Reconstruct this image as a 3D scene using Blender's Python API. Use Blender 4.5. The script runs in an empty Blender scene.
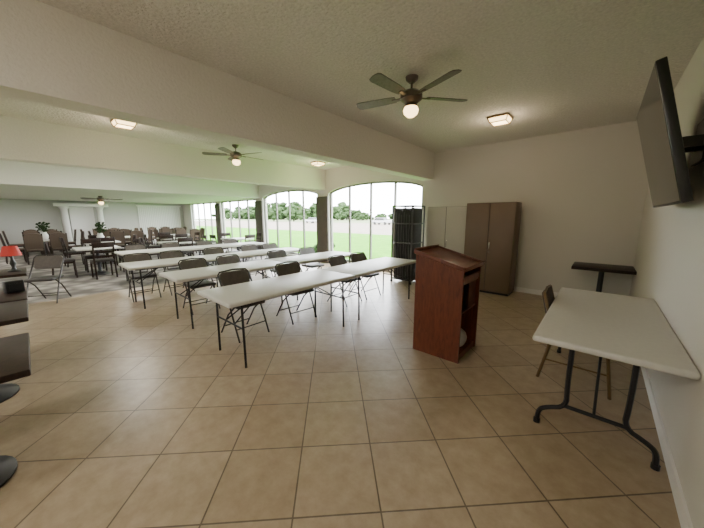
import bpy, bmesh, math, random
from mathutils import Vector, Matrix
random.seed(4)
S = bpy.context.scene
COL = S.collection

# ---------------------------------------------------------------- materials
def newmat(name):
    m = bpy.data.materials.new(name); m.use_nodes = True
    nt = m.node_tree
    b = nt.nodes.get('Principled BSDF')
    return m, nt, b
def pmat(name, col, rough=0.5, metal=0.0, noise=0.0, nscale=8.0, bump=0.0, bscale=60.0, emit=None, es=0.0, spec=None, bdist=.01):
    m, nt, b = newmat(name)
    b.inputs['Base Color'].default_value = (*col, 1)
    b.inputs['Roughness'].default_value = rough
    b.inputs['Metallic'].default_value = metal
    if spec is not None: b.inputs['Specular IOR Level'].default_value = spec
    tc = nt.nodes.new('ShaderNodeTexCoord')
    if noise > 0:
        n = nt.nodes.new('ShaderNodeTexNoise'); n.inputs['Scale'].default_value = nscale
        n.inputs['Detail'].default_value = 5
        nt.links.new(tc.outputs['Object'], n.inputs['Vector'])
        r = nt.nodes.new('ShaderNodeValToRGB')
        r.color_ramp.elements[0].position = 0.3; r.color_ramp.elements[1].position = 0.7
        r.color_ramp.elements[0].color = (*[c*(1-noise) for c in col], 1)
        r.color_ramp.elements[1].color = (*[min(1, c*(1+noise)) for c in col], 1)
        nt.links.new(n.outputs['Fac'], r.inputs['Fac'])
        nt.links.new(r.outputs['Color'], b.inputs['Base Color'])
    if bump > 0:
        n2 = nt.nodes.new('ShaderNodeTexNoise'); n2.inputs['Scale'].default_value = bscale
        n2.inputs['Detail'].default_value = 3
        nt.links.new(tc.outputs['Object'], n2.inputs['Vector'])
        bp = nt.nodes.new('ShaderNodeBump'); bp.inputs['Strength'].default_value = bump
        bp.inputs['Distance'].default_value = bdist
        nt.links.new(n2.outputs['Fac'], bp.inputs['Height'])
        nt.links.new(bp.outputs['Normal'], b.inputs['Normal'])
    if emit:
        b.inputs['Emission Color'].default_value = (*emit, 1)
        b.inputs['Emission Strength'].default_value = es
    return m
def woodmat(name, c1, c2, rough=0.35, scale=(3, 3, 0.6), spec=.5):
    m, nt, b = newmat(name)
    tc = nt.nodes.new('ShaderNodeTexCoord'); mp = nt.nodes.new('ShaderNodeMapping')
    mp.inputs['Scale'].default_value = scale
    w = nt.nodes.new('ShaderNodeTexNoise'); w.inputs['Scale'].default_value = 9
    w.inputs['Detail'].default_value = 8; w.inputs['Distortion'].default_value = 1.2
    r = nt.nodes.new('ShaderNodeValToRGB')
    r.color_ramp.elements[0].position = .3; r.color_ramp.elements[1].position = .72
    r.color_ramp.elements[0].color = (*c1, 1); r.color_ramp.elements[1].color = (*c2, 1)
    nt.links.new(tc.outputs['Object'], mp.inputs['Vector']); nt.links.new(mp.outputs['Vector'], w.inputs['Vector'])
    nt.links.new(w.outputs['Fac'], r.inputs['Fac']); nt.links.new(r.outputs['Color'], b.inputs['Base Color'])
    b.inputs['Roughness'].default_value = rough
    b.inputs['Specular IOR Level'].default_value = spec
    return m
def tilemat():
    m, nt, b = newmat('floor_tile')
    tc = nt.nodes.new('ShaderNodeTexCoord'); mp = nt.nodes.new('ShaderNodeMapping')
    mp.inputs['Rotation'].default_value = (0, 0, math.radians(45))
    mp.inputs['Location'].default_value = (-.1385, -.2383, 0)
    nt.links.new(tc.outputs['Object'], mp.inputs['Vector'])
    br = nt.nodes.new('ShaderNodeTexBrick')
    br.offset = 0.0; br.squash = 1.0
    br.inputs['Scale'].default_value = 1.0
    br.inputs['Brick Width'].default_value = .465
    br.inputs['Row Height'].default_value = .465
    br.inputs['Mortar Size'].default_value = .005
    br.inputs['Mortar Smooth'].default_value = .2
    br.inputs['Color1'].default_value = (.385, .30, .205, 1)
    br.inputs['Color2'].default_value = (.43, .345, .245, 1)
    br.inputs['Mortar'].default_value = (.15, .115, .08, 1)
    nt.links.new(mp.outputs['Vector'], br.inputs['Vector'])
    n = nt.nodes.new('ShaderNodeTexNoise'); n.inputs['Scale'].default_value = 9; n.inputs['Detail'].default_value = 9
    n.inputs['Roughness'].default_value = .7
    nt.links.new(tc.outputs['Object'], n.inputs['Vector'])
    r = nt.nodes.new('ShaderNodeValToRGB')
    r.color_ramp.elements[0].position = .32; r.color_ramp.elements[1].position = .66
    r.color_ramp.elements[0].color = (.76, .73, .69, 1); r.color_ramp.elements[1].color = (1.0, 1.0, 1.0, 1)
    nt.links.new(n.outputs['Fac'], r.inputs['Fac'])
    mx = nt.nodes.new('ShaderNodeMix'); mx.data_type = 'RGBA'; mx.blend_type = 'MULTIPLY'
    mx.inputs[0].default_value = 1
    nt.links.new(br.outputs['Color'], mx.inputs[6]); nt.links.new(r.outputs['Color'], mx.inputs[7])
    nt.links.new(mx.outputs[2], b.inputs['Base Color'])
    b.inputs['Roughness'].default_value = .32
    bp = nt.nodes.new('ShaderNodeBump'); bp.inputs['Strength'].default_value = .5; bp.inputs['Distance'].default_value = .004
    bp.invert = True
    nt.links.new(br.outputs['Fac'], bp.inputs['Height']); nt.links.new(bp.outputs['Normal'], b.inputs['Normal'])
    return m
def cobblemat():
    m, nt, b = newmat('patterned_carpet')
    tc = nt.nodes.new('ShaderNodeTexCoord')
    v = nt.nodes.new('ShaderNodeTexVoronoi'); v.inputs['Scale'].default_value = 3.0
    nt.links.new(tc.outputs['Object'], v.inputs['Vector'])
    r = nt.nodes.new('ShaderNodeValToRGB')
    r.color_ramp.elements[0].position = .1; r.color_ramp.elements[1].position = .7
    r.color_ramp.elements[0].color = (.38, .35, .31, 1); r.color_ramp.elements[1].color = (.10, .09, .08, 1)
    nt.links.new(v.outputs['Distance'], r.inputs['Fac']); nt.links.new(r.outputs['Color'], b.inputs['Base Color'])
    b.inputs['Roughness'].default_value = .7
    return m
def glassmat():
    m = bpy.data.materials.new('window_glass'); m.use_nodes = True
    nt = m.node_tree; nt.nodes.clear()
    o = nt.nodes.new('ShaderNodeOutputMaterial'); mx = nt.nodes.new('ShaderNodeMixShader')
    t = nt.nodes.new('ShaderNodeBsdfTransparent'); g = nt.nodes.new('ShaderNodeBsdfGlossy')
    g.inputs['Roughness'].default_value = .02; mx.inputs[0].default_value = .05
    nt.links.new(t.outputs[0], mx.inputs[1]); nt.links.new(g.outputs[0], mx.inputs[2]); nt.links.new(mx.outputs[0], o.inputs[0])
    return m

M = {}
M['wall'] = pmat('wall_paint', (.65, .63, .575), .85, bump=.25, bscale=90)
M['wall_gray'] = pmat('wall_gray_paint', (.52, .515, .48), .85)
M['ceil'] = pmat('ceiling_texture', (.71, .69, .635), .9, noise=.10, nscale=42, bump=.9, bscale=32, bdist=.022)
M['beam'] = pmat('beam_paint', (.72, .70, .65), .9, noise=.03, nscale=45, bump=.6, bscale=42)
M['trim'] = pmat('trim_white', (.80, .79, .76), .5)
M['tile'] = tilemat()
M['stone'] = cobblemat()
M['glass'] = glassmat()
M['frame'] = pmat('window_frame', (.16, .15, .14), .5)
M['pillar'] = pmat('pillar_dark_paint', (.085, .07, .06), .6, noise=.1, nscale=6)
M['white_plastic'] = pmat('white_plastic', (.62, .61, .575), .40, noise=.03, nscale=30)
M['black_metal'] = pmat('black_metal', (.015, .015, .017), .35, metal=.3)
M['dark_metal'] = pmat('dark_metal', (.045, .04, .037), .35, metal=.6)
M['vinyl'] = pmat('brown_vinyl', (.078, .064, .054), .5, noise=.15, nscale=20)
M['seat_dark'] = pmat('dark_vinyl', (.035, .031, .03), .45)
M['rack_black'] = pmat('rack_black', (.022, .022, .024), .5)
M['rack_grey'] = pmat('rack_grey', (.10, .10, .105), .4, metal=.5)
M['mahog'] = woodmat('mahogany', (.085, .018, .008), (.18, .045, .018), .30)
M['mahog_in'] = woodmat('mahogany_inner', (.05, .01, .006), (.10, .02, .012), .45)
M['cab_brown'] = pmat('cabinet_brown', (.155, .105, .066), .42, noise=.05, nscale=3)
M['cab_grey'] = pmat('cabinet_putty', (.50, .48, .43), .45, noise=.02, nscale=3)
M['gap'] = pmat('cabinet_shadow_gap', (.05, .045, .04), .7)
M['chrome'] = pmat('chrome', (.6, .6, .6), .2, metal=1)
M['darkwood'] = woodmat('espresso_wood', (.012, .007, .005), (.035, .018, .012), .42, spec=.25)
M['nickel'] = pmat('fan_metal', (.16, .13, .11), .35, metal=.8)
M['blade'] = woodmat('fan_blade_wood', (.12, .11, .10), (.20, .185, .165), .5)
M['bronze'] = pmat('light_bronze', (.22, .15, .08), .4, metal=.7)
M['lamp_glass'] = pmat('lamp_glass', (.9, .8, .6), .4, emit=(1, .68, .30), es=6)
M['tv_black'] = pmat('tv_bezel', (.01, .01, .01), .3)
M['tv_screen'] = pmat('tv_screen', (.012, .012, .013), .12)
M['gold'] = pmat('gold_metal', (.17, .11, .05), .35, metal=.6)
M['grass'] = pmat('grass', (.055, .20, .003), .95, noise=.2, nscale=1.5, spec=.1)
M['field'] = pmat('dry_grass', (.09, .13, .04), .9, noise=.25, nscale=.3)
M['road'] = pmat('gravel_road', (.17, .14, .11), .9, noise=.15, nscale=.4)
M['leaf'] = pmat('foliage', (.03, .055, .02), .9, noise=.45, nscale=2, spec=.1)
M['bark'] = pmat('bark', (.06, .045, .03), .9)
M['red'] = pmat('red_fabric', (.5, .03, .02), .6)
M['ceramic'] = pmat('white_ceramic', (.75, .74, .70), .3)
M['plastic_bag'] = pmat('bag_plastic', (.5, .48, .45), .4)
M['brown_fabric'] = pmat('brown_fabric', (.06, .04, .03), .8, noise=.1, nscale=20)
M['tan_fabric'] = pmat('brown_seat_fabric', (.095, .065, .045), .8)
M['car_paint'] = pmat('car_paint', (.35, .35, .36), .25)
M['tire'] = pmat('tire_rubber', (.02, .02, .02), .8)

# ---------------------------------------------------------------- mesh builder
class MB:
    def __init__(s): s.v = []; s.f = []; s.m = []; s.sm = []; s.mats = []
    def mi(s, k):
        if k not in s.mats: s.mats.append(k)
        return s.mats.index(k)
    def add(s, vs, fs, mat, smooth=False, M4=None):
        o = len(s.v); i = s.mi(mat)
        for v in vs:
            v = Vector(v)
            if M4 is not None: v = M4 @ v
            s.v.append(tuple(v))
        for f in fs:
            s.f.append([o + k for k in f]); s.m.append(i); s.sm.append(smooth)
    def box(s, lo, hi, mat, M4=None):
        x0, y0, z0 = lo; x1, y1, z1 = hi
        vs = [(x0,y0,z0),(x1,y0,z0),(x1,y1,z0),(x0,y1,z0),(x0,y0,z1),(x1,y0,z1),(x1,y1,z1),(x0,y1,z1)]
        fs = [(0,3,2,1),(4,5,6,7),(0,1,5,4),(1,2,6,5),(2,3,7,6),(3,0,4,7)]
        s.add(vs, fs, mat, False, M4)
    def rbox(s, lo, hi, mat, r=.01, seg=2, M4=None, smooth=True):
        bm = bmesh.new(); bmesh.ops.create_cube(bm, size=1)
        c = [(a+b)/2 for a, b in zip(lo, hi)]; d = [b-a for a, b in zip(lo, hi)]
        for v in bm.verts: v.co = Vector((c[0]+v.co.x*d[0], c[1]+v.co.y*d[1], c[2]+v.co.z*d[2]))
        r = min(r, min(d)*.49)
        bmesh.ops.bevel(bm, geom=bm.edges[:], offset=r, segments=seg, profile=.5, affect='EDGES')
        s.bm(bm, mat, smooth, M4)
    def bm(s, bm, mat, smooth=True, M4=None):
        bm.verts.index_update()
        s.add([v.co.copy() for v in bm.verts], [[v.index for v in f.verts] for f in bm.faces], mat, smooth, M4)
        bm.free()
    def tube(s, pts, r, mat, seg=8, M4=None, cap=True):
        pts = [Vector(p) for p in pts]; n = len(pts); vs = []; fs = []
        up = Vector((0, 0, 1)); prev = None
        for i, p in enumerate(pts):
            d = (pts[min(i+1, n-1)] - pts[max(i-1, 0)]).normalized()
            if prev is None:
                a = d.cross(up) if abs(d.dot(up)) < .95 else d.cross(Vector((1, 0, 0)))
            else:
                a = prev - d * prev.dot(d)
                if a.length < 1e-4: a = d.cross(up)
            a.normalize(); prev = a; b = d.cross(a)
            rr = r[i] if isinstance(r, (list, tuple)) else r
            for k in range(seg):
                t = 2*math.pi*k/seg
                vs.append(p + (a*math.cos(t) + b*math.sin(t))*rr)
        for i in range(n-1):
            for k in range(seg):
                fs.append((i*seg+k, i*seg+(k+1) % seg, (i+1)*seg+(k+1) % seg, (i+1)*seg+k))
        if cap:
            fs.append(tuple(range(seg))[::-1]); fs.append(tuple((n-1)*seg+k for k in range(seg)))
        s.add(vs, fs, mat, True, M4)
    def lathe(s, prof, mat, c=(0, 0, 0), seg=24, M4=None):
        vs = []; fs = []; n = len(prof)
        for (r, z) in prof:
            for k in range(seg):
                t = 2*math.pi*k/seg
                vs.append((c[0]+r*math.cos(t), c[1]+r*math.sin(t), c[2]+z))
        for i in range(n-1):
            for k in range(seg):
                fs.append((i*seg+k, i*seg+(k+1) % seg, (i+1)*seg+(k+1) % seg, (i+1)*seg+k))
        fs.append(tuple(range(seg))[::-1]); fs.append(tuple((n-1)*seg+k for k in range(seg)))
        s.add(vs, fs, mat, True, M4)
    def prism(s, poly, axis, a, b, mat, M4=None):
        def P(u, w, t):
            return {'x': (t, u, w), 'y': (u, t, w), 'z': (u, w, t)}[axis]
        n = len(poly)
        vs = [P(u, w, a) for u, w in poly] + [P(u, w, b) for u, w in poly]
        fs = [tuple(range(n))[::-1], tuple(range(n, 2*n))] + [(i, (i+1) % n, n+(i+1) % n, n+i) for i in range(n)]
        s.add(vs, fs, mat, False, M4)
    def mesh(s, name):
        me = bpy.data.meshes.new(name); me.from_pydata(s.v, [], s.f)
        for k in s.mats: me.materials.append(M[k])
        me.polygons.foreach_set('material_index', s.m); me.polygons.foreach_set('use_smooth', s.sm)
        me.update()
        bm = bmesh.new(); bm.from_mesh(me); bmesh.ops.recalc_face_normals(bm, faces=bm.faces[:]); bm.to_mesh(me); bm.free()
        if any(s.sm):
            try: me.set_sharp_from_angle(angle=math.radians(40))
            except Exception: pass
        return me
def obj(name, me, loc=(0, 0, 0), rz=0.0, sc=None):
    if isinstance(me, MB): me = me.mesh(name)
    o = bpy.data.objects.new(name, me); COL.objects.link(o)
    o.location = loc; o.rotation_euler = (0, 0, rz)
    if sc: o.scale = sc
    return o
def smoothpts(ctrl, it=2):
    p = [Vector(c) for c in ctrl]
    for _ in range(it):
        q = [p[0]]
        for i in range(len(p)-1):
            q += [p[i]*.75+p[i+1]*.25, p[i]*.25+p[i+1]*.75]
        q.append(p[-1]); p = q
    return p

# ---------------------------------------------------------------- room shell
H = 3.07; WX = .48; LY = 6.65; FX = -20.0; SY = -3.6
HB = 2.44; HL = 2.34
b = MB(); b.box((-7.65, SY, -.1), (WX+.2, LY+.2, 0), 'tile'); obj('floor', b)
b = MB(); b.box((FX-.2, SY, -.1), (-7.65, LY+.2, 0), 'stone'); obj('floor_lounge', b)
b = MB(); b.box((-11.0, SY-.2, H), (WX+.2, LY+.2, H+.15), 'ceil'); obj('ceiling', b)
b = MB(); b.box((FX-.2, SY-.2, HL), (-11.0, LY+.2, H+.15), 'beam'); obj('ceiling_lounge', b)
for x in (-3.2, -7.0):
    b = MB(); b.box((x-.28, SY, HB), (x, LY, H), 'beam'); obj('ceiling_beam', b)
b = MB(); b.box((WX, SY, 0), (WX+.2, LY+.2, H), 'wall'); obj('wall_right', b)
b = MB(); b.box((FX-.2, SY-.2, 0), (WX+.2, SY, H), 'wall'); obj('wall_rear', b)
b = MB(); b.box((FX-.2, SY, 0), (FX, LY+.2, H), 'wall_gray'); obj('wall_far', b)

bays = [(-6.85, -3.48), (-10.8, -7.4), (-14.75, -11.35), (-18.7, -15.3)]
SILL = .12
def zarch(x, a, c, rise=.30, spring=2.24):
    t = (x-(a+c)/2)/((c-a)/2)
    return spring + rise*math.sqrt(max(0, 1-t*t*.92))
b = MB()
edges = [FX] + [e for bay in sorted(bays) for e in bay] + [WX]
for i in range(0, len(edges), 2):
    b.box((edges[i], LY, 0), (edges[i+1], LY+.2, H), 'wall')
N = 28
for ba in bays:
    a, c = ba
    b.box((a, LY, 0), (c, LY+.2, SILL), 'wall')
    for i in range(N):
        x0 = a+(c-a)*i/N; x1 = a+(c-a)*(i+1)/N
        z0 = zarch(x0, a, c); z1 = zarch(x1, a, c)
        if a < -11.2: z0 = min(z0, HL-.03); z1 = min(z1, HL-.03)
        b.prism([(x0, z0), (x1, z1), (x1, H), (x0, H)], 'y', LY, LY+.2, 'wall')
obj('wall_back', b)
for i, x in enumerate((-7.125, -11.075, -15.025)):
    b = MB(); b.rbox((x-.275, LY-.06, 0), (x+.275, LY, 2.22), 'pillar', .01, 2)
    b.box((x-.29, LY-.075, 0), (x+.29, LY, .12), 'pillar'); obj('pillar_cladding', b)
for n, (a, c) in enumerate(bays):
    b = MB(); cap = (HL-.03) if a < -11.2 else 9
    zz = lambda x: min(zarch(x, a, c), cap)
    yf = LY+.1
    pts = [(a+(c-a)*i/N, yf, zz(a+(c-a)*i/N)-.02) for i in range(N+1)]
    b.tube(pts, .03, 'frame', 6)
    b.box((a, yf-.03, SILL), (c, yf+.03, SILL+.06), 'frame')
    for k in range(5):
        x = a+.02+(c-a-.04)*k/4
        b.box((x-.025, yf-.03, SILL), (x+.025, yf+.03, zz(x)-.01), 'frame')
    poly = [(a, SILL), (c, SILL)] + [(p[0], p[2]) for p in reversed(pts)]
    b.add([(x, yf, z) for x, z in poly], [tuple(range(len(poly)))], 'glass')
    obj('window_%d' % (n+1), b)

b = MB(); b.box((WX-.014, SY, 0), (WX, LY, .10), 'trim'); obj('baseboard_right', b)
b = MB(); b.box((-3.48, LY-.014, 0), (WX-.014, LY, .10), 'trim'); obj('baseboard_back', b)
b = MB(); b.box((FX, SY, 0), (FX+.014, LY, .10), 'trim'); obj('baseboard_far', b)

# ---------------------------------------------------------------- outdoors
b = MB(); b.box((-90, LY+.2, -.16), (40, 22, -.1), 'grass'); obj('lawn', b)
b = MB(); b.box((-140, 22, -.18), (60, 60, -.12), 'road'); obj('parking_lot', b)
b = MB(); b.box((-300, 60, -.2), (120, 220, -.14), 'field'); obj('field', b)
def tree_mesh(seed):
    rnd = random.Random(seed); t = MB()
    t.tube([(0, 0, 0), (.1, 0, 1.0), (0, .1, 2.2)], [.16, .12, .08], 'bark', 7)
    for k in range(40):
        bm = bmesh.new(); bmesh.ops.create_icosphere(bm, subdivisions=2, radius=1)
        r = rnd.uniform(.3, .75); a = rnd.uniform(0, 6.28); rr = rnd.uniform(0, 2.0)
        c = Vector((rr*math.cos(a), rr*math.sin(a), rnd.uniform(.7, 4.2-rr*.9)))
        for v in bm.verts: v.co = c + v.co*r*rnd.uniform(.6, 1.3)
        t.bm(bm, 'leaf', False)
    return t.mesh('tree')
tms = [tree_mesh(i) for i in range(4)]
for i in range(100):
    x = -240+i*2.8+random.uniform(-1.4, 1.4); y = 112+random.uniform(-8, 16)
    s_ = random.uniform(1.5, 2.4) if x < -105 else random.uniform(.6, 1.1)
    obj('tree', tms[i % 4], (x, y, -.14), random.uniform(0, 6), (s_*1.4, s_*1.4, s_*random.uniform(.8, 1.15)))
for x, y, s_ in ((-66, 62, 1.0), (-84, 64, 1.4), (-95, 63, 1.6)):
    obj('tree', tms[1], (x, y, -.14), x, (s_, s_, s_))
rb = MB()
for k in range(9):
    bm = bmesh.new(); bmesh.ops.create_icosphere(bm, subdivisions=2, radius=1)
    c = Vector((random.uniform(-.5, .5), random.uniform(-.3, .3), random.uniform(.2, .5)))
    for v in bm.verts:
        v.co = c + v.co*.27*random.uniform(.75, 1.2); v.co.z = max(v.co.z, 0)
    rb.bm(bm, 'leaf', False)
rb.tube([(0, 0, 0), (0, 0, .4)], .05, 'bark')
obj('shrub', rb, (-9.3, 8.6, -.1))
c = MB()
c.rbox((-2.2, -.88, .35), (2.2, .88, .95), 'car_paint', .15, 3)
c.prism([(-1.7, .9), (1.2, .9), (.7, 1.45), (-1.2, 1.45)], 'y', -.78, .78, 'tv_screen')
c.rbox((-1.15, -.76, 1.42), (.65, .76, 1.5), 'car_paint', .03, 2)
for x in (-1.35, 1.35):
    for y in (-.9, .7):
        c.lathe([(.2, 0), (.33, .02), (.33, .18), (.2, .2)], 'tire', M4=Matrix.Translation((x, y+.2, .33)) @ Matrix.Rotation(math.pi/2, 4, 'X'), seg=18)
cm = c.mesh('car')
for x, y, r in ((-26, 50, .1), (-36, 51, .0), (-60, 52, 3.1)):
    obj('car', cm, (x, y, -.12), r)

# ---------------------------------------------------------------- furniture meshes
def folding_table(style):
    t = MB(); L = 1.83; W = .76
    t.rbox((-W/2, -L/2, .695), (W/2, L/2, .74), 'white_plastic', .018, 3)
    t.box((-W/2+.06, -L/2+.1, .675), (-W/2+.09, L/2-.1, .697), 'black_metal')
    t.box((W/2-.09, -L/2+.1, .675), (W/2-.06, L/2-.1, .697), 'black_metal')
    for e in (-1, 1):
        y = e*(L/2-.17)
        if style == 'wish':
            for q in (-1, 1):
                t.tube(smoothpts([(q*.16, y, .69), (q*.16, y, .35), (q*.15, y, .20), (q*.26, y, .15), (q*.31, y, .11), (q*.315, y, .0)]), .016, 'black_metal')
                t.lathe([(.022, 0), (.022, .03)], 'black_metal', (q*.315, y, 0), 10)
            t.tube([(-.16, y, .205), (.16, y, .205)], .014, 'black_metal')
            t.tube([(-.22, y, .69), (.22, y, .69)], .016, 'black_metal')
            t.tube([(0, y, .205), (0, y-e*.42, .685)], .009, 'black_metal')
        else:
            for q in (-1, 1):
                t.tube([(q*.29, y, .69), (q*.30, y, 0)], .013, 'black_metal')
            t.tube([(-.29, y, .68), (.29, y, .68)], .013, 'black_metal')
            t.tube([(-.295, y, .42), (.295, y, .42)], .010, 'black_metal')
            t.tube([(-.1, y, .42), (0, y-e*.40, .685)], .008, 'black_metal')
            t.tube([(.1, y, .42), (0, y-e*.40, .685)], .008, 'black_metal')
    return t.mesh('folding_table')
def folding_chair():
    t = MB(); w = .215
    for q in (-1, 1):
        t.tube([(.23, q*w, 0), (.06, q*w, .40), (-.09, q*w, .62), (-.20, q*w, .80)], .011, 'dark_metal')
        t.tube([(-.27, q*(w-.025), 0), (-.05, q*(w-.025), .30), (.12, q*(w-.025), .43)], .011, 'dark_metal')
    t.tube([(-.20, -w, .80), (-.215, -w+.03, .835), (-.22, 0, .85), (-.215, w-.03, .835), (-.20, w, .80)], .011, 'dark_metal')
    t.tube([(.165, -w, .15), (.165, w, .15)], .008, 'dark_metal')
    t.tube([(-.19, -w+.025, .11), (-.19, w-.025, .11)], .008, 'dark_metal')
    t.rbox((-.17, -.20, .415), (.22, .20, .465), 'seat_dark', .024, 3)
    A = Matrix.Translation((-.165, 0, .71)) @ Matrix.Rotation(math.radians(-27), 4, 'Y')
    poly = []
    for cx, cz, a0 in ((.14, .06, 0), (-.14, .06, 90), (-.16, -.09, 180), (.16, -.09, 270)):
        r = .065 if cz > 0 else .03
        for k in range(6):
            a = math.radians(a0+18*k); poly.append((cx+r*math.cos(a), cz+r*math.sin(a)))
    t.prism(poly, 'x', -.016, .02, 'vinyl', A)
    return t.mesh('folding_chair')
def gold_chair():
    t = MB(); w = .21
    for q in (-1, 1):
        t.tube([(.26, q*(w+.02), 0), (.20, q*w, .44)], .014, 'gold')
        t.tube(smoothpts([(-.27, q*(w+.01), 0), (-.19, q*w, .42), (-.24, q*w, .65), (-.29, q*(w-.02), .84)]), .014, 'gold')
        t.tube([(.20, q*w, .43), (-.2, q*w, .43)], .010, 'gold')
        t.tube([(.235, q*(w+.01), .2), (-.235, q*(w+.01), .2)], .008, 'gold')
    t.tube([(-.29, -w+.02, .84), (-.295, 0, .86), (-.29, w-.02, .84)], .011, 'gold')
    t.rbox((-.20, -.215, .43), (.22, .215, .49), 'brown_fabric', .025, 3)
    A = Matrix.Translation((-.265, 0, .71)) @ Matrix.Rotation(math.radians(-14), 4, 'Y')
    t.rbox((-.02, -.19, -.14), (.02, .19, .14), 'brown_fabric', .018, 3, A)
    return t.mesh('dining_chair')
def wood_chair2(seat, frame, hb, uph):
    t = MB(); w = .2
    for q in (-1, 1):
        t.tube([(.2, q*w, 0), (.19, q*w, .44)], .02, frame, 6)
        t.tube([(-.23, q*w, 0), (-.19, q*w, .44), (-.25, q*w, hb)], .02, frame, 6)
        t.box((-.19, q*w-.012, .38), (.19, q*w+.012, .43), frame)
    t.box((.175, -w, .38), (.2, w, .43), frame)
    t.rbox((-.21, -.22, .43), (.22, .22, .48), seat, .02, 2)
    if uph:
        A = Matrix.Translation((-.19, 0, .5)) @ Matrix.Rotation(math.radians(-8), 4, 'Y')
        h = hb-.47; poly = [(-.2, 0), (.2, 0)]
        for k in range(9):
            a = math.pi*k/8; poly.append((.21*math.cos(a), h-.12+.12*math.sin(a)))
        t.prism([(u, w_) for u, w_ in poly], 'x', -.03, .03, seat, A)
    else:
        for z in (.54, .66):
            t.box((-.225, -w, z), (-.205, w, z+.05), frame)
        t.rbox((-.262, -w, hb-.13), (-.232, w, hb), frame, .012, 2)
    return t.mesh('dining_chair')
def cafe_table(w, d, mat='darkwood', br=.24, th=.04):
    t = MB()
    t.rbox((-w/2, -d/2, .74-th), (w/2, d/2, .74), mat, .008, 2)
    t.lathe([(.05, .67), (.12, .68), (.12, .745-th)], 'black_metal', seg=16)
    t.lathe([(br, 0), (br, .015), (br*.75, .03), (.06, .06), (.038, .10), (.038, .69)], 'black_metal', seg=28)
    return t.mesh('cafe_table')

FT_W = folding_table('wish'); FT_S = folding_table('straight'); FC = folding_chair()
obj('folding_table', FT_W, (.098, 3.145, 0))
obj('dining_chair', gold_chair(), (-.05, 3.36, 0), 0)
rows = [(-2.93, 1.16), (-4.47, 1.2), (-6.03, 1.0), (-8.3, 1.3)]
for rx, y0 in rows:
    for k in range(2):
        obj('folding_table', FT_S, (rx, y0+.915+k*1.835, 0))
for x, y, r in [(-3.48, 1.78, .05), (-3.45, 2.62, -.06), (-3.43, 3.72, .04), (-3.42, 4.30, -.03),
             (-5.0, 1.80, 0), (-5.0, 2.42, .05), (-4.98, 3.45, -.05), (-5.0, 4.3, .04),
             (-6.55, 1.35, 0), (-6.55, 1.95, .06), (-6.55, 2.8, -.04), (-6.55, 3.7, .03), (-6.55, 4.3, 0),
             (-8.85, 1.8, 0), (-8.85, 2.6, 0), (-8.85, 3.5, 0), (-8.85, 4.3, 0), (-7.6, .12, -.5)]:
    obj('folding_chair', FC, (x, y, 0), r)

CT = cafe_table(.76, .76)
for x in (-2.62, -3.85, -4.66, -6.62):
    obj('cafe_table', CT, (x, -.46, 0))
obj('cafe_table', cafe_table(.78, .66, th=.05), (.08, 6.26, 0))

DC = wood_chair2('seat_dark', 'darkwood', .92, False)
BC = wood_chair2('tan_fabric', 'darkwood', 1.0, True)
WT = cafe_table(.9, .9, 'white_plastic')
for x, y in [(-10.3, 1.2), (-10.6, 3.2), (-12.6, 1.6), (-12.8, 3.8), (-10.5, 5.3)]:
    obj('cafe_table', WT, (x, y, 0))
    for dx, dy, r in ((-.68, 0, 0), (.68, 0, math.pi), (0, -.68, math.pi/2), (0, .68, -math.pi/2)):
        obj('dining_chair', DC, (x+dx, y+dy, 0), r+random.uniform(-.1, .1))
for x, y in [(-15.0, .4), (-15.0, 2.6), (-15.0, 4.8), (-17.4, .4), (-17.4, 2.6), (-17.4, 4.8)]:
    obj('cafe_table', WT, (x, y, 0))
    for dx, dy, r in ((-.72, -.3, 0), (-.72, .3, 0), (.72, -.3, math.pi), (.72, .3, math.pi), (0, -.75, math.pi/2), (0, .75, -math.pi/2)):
        obj('dining_chair', BC, (x+dx, y+dy, 0), r+random.uniform(-.08, .08))

def plant(leaf, n, h, seed):
    rnd = random.Random(seed); t = MB()
    t.lathe([(.05, 0), (.09, .06), (.10, .16), (.06, .24), (.07, .28)], 'ceramic', seg=16)
    for i in range(n):
        a = rnd.uniform(0, 6.28); r = rnd.uniform(.03, .17); z = .28+rnd.uniform(.05, h)
        t.tube([(0, 0, .24), (r*.4*math.cos(a), r*.4*math.sin(a), z*.7), (r*math.cos(a), r*math.sin(a), z)], .004, 'leaf', 4)
        bm = bmesh.new(); bmesh.ops.create_icosphere(bm, subdivisions=1, radius=.04)
        t.bm(bm, leaf, True, Matrix.Translation((r*math.cos(a), r*math.sin(a), z)) @ Matrix.Diagonal((1, 1, .7, 1)))
    return t.mesh('plant')
obj('potted_plant', plant('leaf', 40, .35, 1), (-15.0, .4, .74)); obj('potted_plant', plant('leaf', 40, .35, 2), (-12.6, 1.6, .74))
t = MB()
t.lathe([(.07, 0), (.075, .01), (.03, .03), (.018, .06), (.035, .12), (.018, .18), (.012, .26)], 'tv_black', seg=18)
t.lathe([(.11, .24), (.075, .38), (.072, .38), (.105, .243)], 'red', seg=24)
obj('table_lamp', t, (-6.62, -.2, .74))
t = MB(); t.rbox((-.05, -.07, 0), (.05, .07, .13), 'black_metal', .01, 2); t.box((-.052, -.045, .03), (-.049, .045, .10), 'ceramic')
t.box((.049, -.045, .03), (.052, .045, .10), 'black_metal')
obj('napkin_dispenser', t, (-4.75, -.17, .74), .3)

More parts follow.
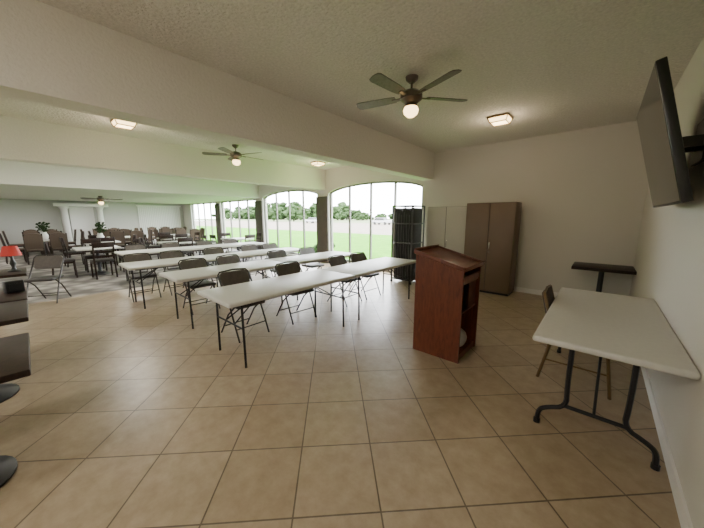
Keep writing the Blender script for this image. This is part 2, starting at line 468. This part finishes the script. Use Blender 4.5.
b = MB()
for y in (1.3, 2.6):
    b.lathe([(.2, 0), (.2, .12), (.15, .16), (.13, 1.9), (.18, 2.0), (.2, 2.06)], 'trim', (FX+.35, y, 0), 20)
b.box((FX, .95, 2.06), (FX+.6, 2.95, 2.2), 'trim')
b.box((FX, 1.5, .1), (FX+.1, 2.4, 2.05), 'trim')
obj('column_portico', b)
b = MB()
for k in range(24):
    b.box((FX+.03, 4.3+k*.09, .2), (FX+.06, 4.37+k*.09, 2.15), 'trim')
b.box((FX, 4.25, 2.15), (FX+.1, 6.5, 2.22), 'trim')
obj('vertical_blinds', b)

# ---------------------------------------------------------------- lectern
b = MB()
x0, x1, y0, y1 = -1.54, -1.0, 2.86, 3.42
side = [(x0, 0), (x1, 0), (x1, 1.00), (x0, 1.14)]
b.prism(side, 'y', y0, y0+.02, 'mahog'); b.prism(side, 'y', y1-.02, y1, 'mahog')
b.prism([(x0, .0), (x0+.02, .0), (x0+.02, 1.135), (x0, 1.14)], 'y', y0+.02, y1-.02, 'mahog')
b.box((x0+.02, y0+.02, .0), (x1-.02, y1-.02, .07), 'mahog')
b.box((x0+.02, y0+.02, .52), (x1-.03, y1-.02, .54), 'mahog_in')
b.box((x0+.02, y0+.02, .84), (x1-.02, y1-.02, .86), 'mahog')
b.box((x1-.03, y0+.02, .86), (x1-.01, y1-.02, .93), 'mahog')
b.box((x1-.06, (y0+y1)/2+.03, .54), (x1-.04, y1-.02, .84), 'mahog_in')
sl = math.atan2(.14, .54)
A = Matrix.Translation(((x0+x1)/2, (y0+y1)/2, 1.085)) @ Matrix.Rotation(sl, 4, 'Y')
b.rbox((-.30, -.305, -.012), (.30, .305, .016), 'mahog', .006, 2, A)
b.rbox((.275, -.305, .012), (.30, .305, .04), 'mahog', .005, 2, A)
b.rbox((-.30, -.305, .012), (-.285, .305, .05), 'mahog', .004, 2, A)
b.rbox((-.30, -.305, .012), (.30, -.29, .035), 'mahog', .004, 2, A)
b.rbox((-.30, .29, .012), (.30, .305, .035), 'mahog', .004, 2, A)
obj('lectern', b)
bm = bmesh.new(); bmesh.ops.create_icosphere(bm, subdivisions=3, radius=1)
for v in bm.verts: v.co = Vector((v.co.x*.13, v.co.y*.16, max(0, .10+v.co.z*.11)))*random.uniform(.93, 1.07)
b = MB(); b.bm(bm, 'plastic_bag', True); obj('plastic_bag', b, (-1.15, 3.12, .072))

# ---------------------------------------------------------------- cabinets
def cabinet(w, d, h, mat, panels=False):
    t = MB()
    t.rbox((-w/2, -d/2+.02, .05), (w/2, d/2, h), mat, .006, 2)
    t.box((-w/2+.02, -d/2+.05, 0), (w/2-.02, d/2-.02, .05), 'black_metal')
    t.box((-w/2+.006, -d/2+.012, .065), (w/2-.006, -d/2+.022, h-.008), 'gap')
    for s_, a, c in ((-1, -w/2+.008, -.006), (1, .006, w/2-.008)):
        t.rbox((a, -d/2, .07), (c, -d/2+.02, h-.012), mat, .004, 2)
        if panels:
            for z0, z1 in ((.14, h*.46), (h*.5, h-.09)):
                t.rbox((a+.07, -d/2-.008, z0), (c-.07, -d/2+.004, z1), mat, .006, 2)
    t.rbox((.03, -d/2-.022, h*.5), (.045, -d/2, h*.5+.14), 'chrome', .004, 2)
    t.lathe([(.012, 0), (.012, .02)], 'chrome', M4=Matrix.Translation((.037, -d/2, h*.5-.05)) @ Matrix.Rotation(math.pi/2, 4, 'X'), seg=12)
    return t.mesh('storage_cabinet')
obj('storage_cabinet', cabinet(.92, .46, 1.83, 'cab_brown'), (-1.69, 6.28, 0))
obj('storage_cabinet', cabinet(.90, .46, 1.78, 'cab_grey', True), (-2.62, 6.38, 0))

# rolling cart packed with folded black tables standing on end
b = MB()
for x in (-.26, .26):
    for y in (-.28, .28):
        b.lathe([(.03, 0), (.03, .05)], 'rack_black', (x, y, 0), 12)
        b.tube([(x, y, .05), (x, y, 1.80)], .02, 'rack_grey')
b.box((-.26, -.28, .07), (.26, .28, .10), 'rack_black')
for z in (1.80, .95, .5, 1.4):
    for y in (-.28, .28): b.tube([(-.26, y, z), (.26, y, z)], .014, 'rack_grey')
    for x in (-.26, .26): b.tube([(x, -.28, z), (x, .28, z)], .014, 'rack_grey')
for k in range(7):
    x = -.21+k*.07; zt = 1.76-.03*(k % 3)
    b.rbox((x-.020, -.24, .10), (x+.020, .24, zt), 'rack_black', .012, 2)
    b.tube([(x+.03, -.245, .12), (x+.03, -.245, zt-.1)], .007, 'rack_grey', 6)
obj('folded_table_cart', b, (-3.47, 6.0, 0))

# ---------------------------------------------------------------- tv
b = MB()
W_, H_ = 1.28, .86
b.rbox((-.03, -W_/2, -H_/2), (.02, W_/2, H_/2), 'tv_black', .006, 2)
b.box((-.0315, -W_/2+.012, -H_/2+.018), (-.029, W_/2-.012, H_/2-.012), 'tv_screen')
b.rbox((.02, -W_*.35, -H_*.4), (.05, W_*.35, H_*.25), 'tv_black', .01, 2)
o = obj('wall_television', b, (.265, 3.22, 2.055)); o.rotation_euler = (0, math.radians(-14), 0)
b = MB()
b.box((WX-.025, 3.04, 1.93), (WX, 3.40, 2.23), 'dark_metal')
for y in (3.08, 3.33):
    b.box((.33, y, 2.03), (WX-.02, y+.03, 2.10), 'dark_metal')
obj('television_wall_mount', b)
b = MB(); b.rbox((WX-.008, 3.16, .42), (WX, 3.24, .54), 'trim', .003, 2)
b.box((WX-.011, 3.185, .49), (WX-.007, 3.215, .52), 'frame'); b.box((WX-.011, 3.185, .44), (WX-.007, 3.215, .47), 'frame')
obj('wall_outlet', b)

# ---------------------------------------------------------------- ceiling fans / lights
def fan(rod, off):
    t = MB()
    t.lathe([(.07, 0), (.065, -.03), (.03, -.06)], 'nickel', seg=20)
    t.tube([(0, 0, -.04), (0, 0, -rod-.02)], .012, 'nickel')
    z = -rod
    t.lathe([(.03, z+.02), (.09, z), (.12, z-.03), (.12, z-.08), (.08, z-.11), (.06, z-.13)], 'nickel', seg=24)
    for k in range(5):
        A = Matrix.Rotation(math.radians(off+72*k), 4, 'Z') @ Matrix.Translation((0, 0, z-.06)) @ Matrix.Rotation(math.radians(12), 4, 'X')
        t.box((.10, -.02, -.006), (.22, .02, .004), 'nickel', A)
        poly = [(.18, -.048), (.3, -.06), (.62, -.068), (.65, -.055), (.665, 0), (.65, .055), (.62, .068), (.3, .06), (.18, .048)]
        t.prism(poly, 'z', .004, .012, 'blade', A)
    t.lathe([(.06, z-.13), (.075, z-.15), (.075, z-.16)], 'nickel', seg=20)
    t.lathe([(.072, z-.16), (.085, z-.19), (.075, z-.23), (.04, z-.26), (.005, z-.27)], 'lamp_glass', seg=24)
    return t.mesh('ceiling_fan')
obj('ceiling_fan', fan(.15, -21), (-1.75, 3.0, H))
obj('ceiling_fan', fan(.15, 20), (-6.1, 3.17, H))
obj('ceiling_fan', fan(.06, 10), (-14.5, 2.0, HL))
t = MB()
t.rbox((-.15, -.15, -.02), (.15, .15, 0), 'bronze', .005, 2)
t.add([(-.14,-.14,-.02),(.14,-.14,-.02),(.14,.14,-.02),(-.14,.14,-.02),(-.11,-.11,-.085),(.11,-.11,-.085),(.11,.11,-.085),(-.11,.11,-.085)],
      [(0,1,2,3),(7,6,5,4),(0,4,5,1),(1,5,6,2),(2,6,7,3),(3,7,4,0)], 'lamp_glass')
for sx in (-1, 1):
    for sy in (-1, 1):
        t.tube([(sx*.143, sy*.143, -.02), (sx*.112, sy*.112, -.09)], .008, 'bronze', 6)
t.tube([(-.11,-.11,-.088),(.11,-.11,-.088),(.11,.11,-.088),(-.11,.11,-.088),(-.11,-.11,-.088)], .008, 'bronze', 6)
t.tube([(-.143,-.143,-.022),(.143,-.143,-.022),(.143,.143,-.022),(-.143,.143,-.022),(-.143,-.143,-.022)], .009, 'bronze', 6)
CL = t.mesh('ceiling_light')
def lamp(name, loc, e, col=(1, .80, .55), r=.1):
    l = bpy.data.lights.new(name, 'POINT'); l.energy = e; l.color = col; l.shadow_soft_size = r
    o = bpy.data.objects.new(name, l); COL.objects.link(o); o.location = loc
for x, y in [(-1.36, 5.02), (-5.95, 1.24), (-6.18, 5.61), (-1.36, -.2)]:  # last position is an extra out-of-view fixture, added as fill
    obj('ceiling_light', CL, (x, y, H)); lamp('ceiling_light_bulb', (x, y, H-.25), 9)
for x, y, z, e in ((-9, 1.5, H-.02, 80), (-9, -2, H-.02, 80), (-15, -1.5, HL-.02, 90), (-16.5, 3, HL-.02, 100), (-5, -2, H-.02, 70), (-1.8, -2, H-.02, 70)):  # added area fill to brighten the room, no fixtures belong to these
    l = bpy.data.lights.new('added_fill_lamp', 'AREA'); l.shape = 'SQUARE'; l.size = .6; l.energy = e; l.color = (1, .95, .87)
    o = bpy.data.objects.new('added_fill_lamp', l); COL.objects.link(o); o.location = (x, y, z)

# ---------------------------------------------------------------- sky, sun
w = bpy.data.worlds.new('World'); S.world = w; w.use_nodes = True
bg = w.node_tree.nodes['Background']; bg.inputs[0].default_value = (.93, .96, 1, 1); bg.inputs[1].default_value = 23.0
l = bpy.data.lights.new('sun', 'SUN'); l.energy = 10; l.angle = .02; l.color = (1, .95, .85)
o = bpy.data.objects.new('sun', l); COL.objects.link(o)
d = Vector((-.25, .7, -.8)); o.rotation_euler = d.to_track_quat('-Z', 'Y').to_euler(); o.location = (0, -10, 20)

# ---------------------------------------------------------------- camera
cam = bpy.data.cameras.new('camera'); cam.sensor_width = 36; cam.lens = 283/704*36; cam.clip_end = 600; cam.clip_start = .02
co = bpy.data.objects.new('camera', cam); COL.objects.link(co)
co.location = (0, 0, 1.55)
co.rotation_euler = (math.radians(90-9.43), 0, math.radians(41.2))
S.camera = co
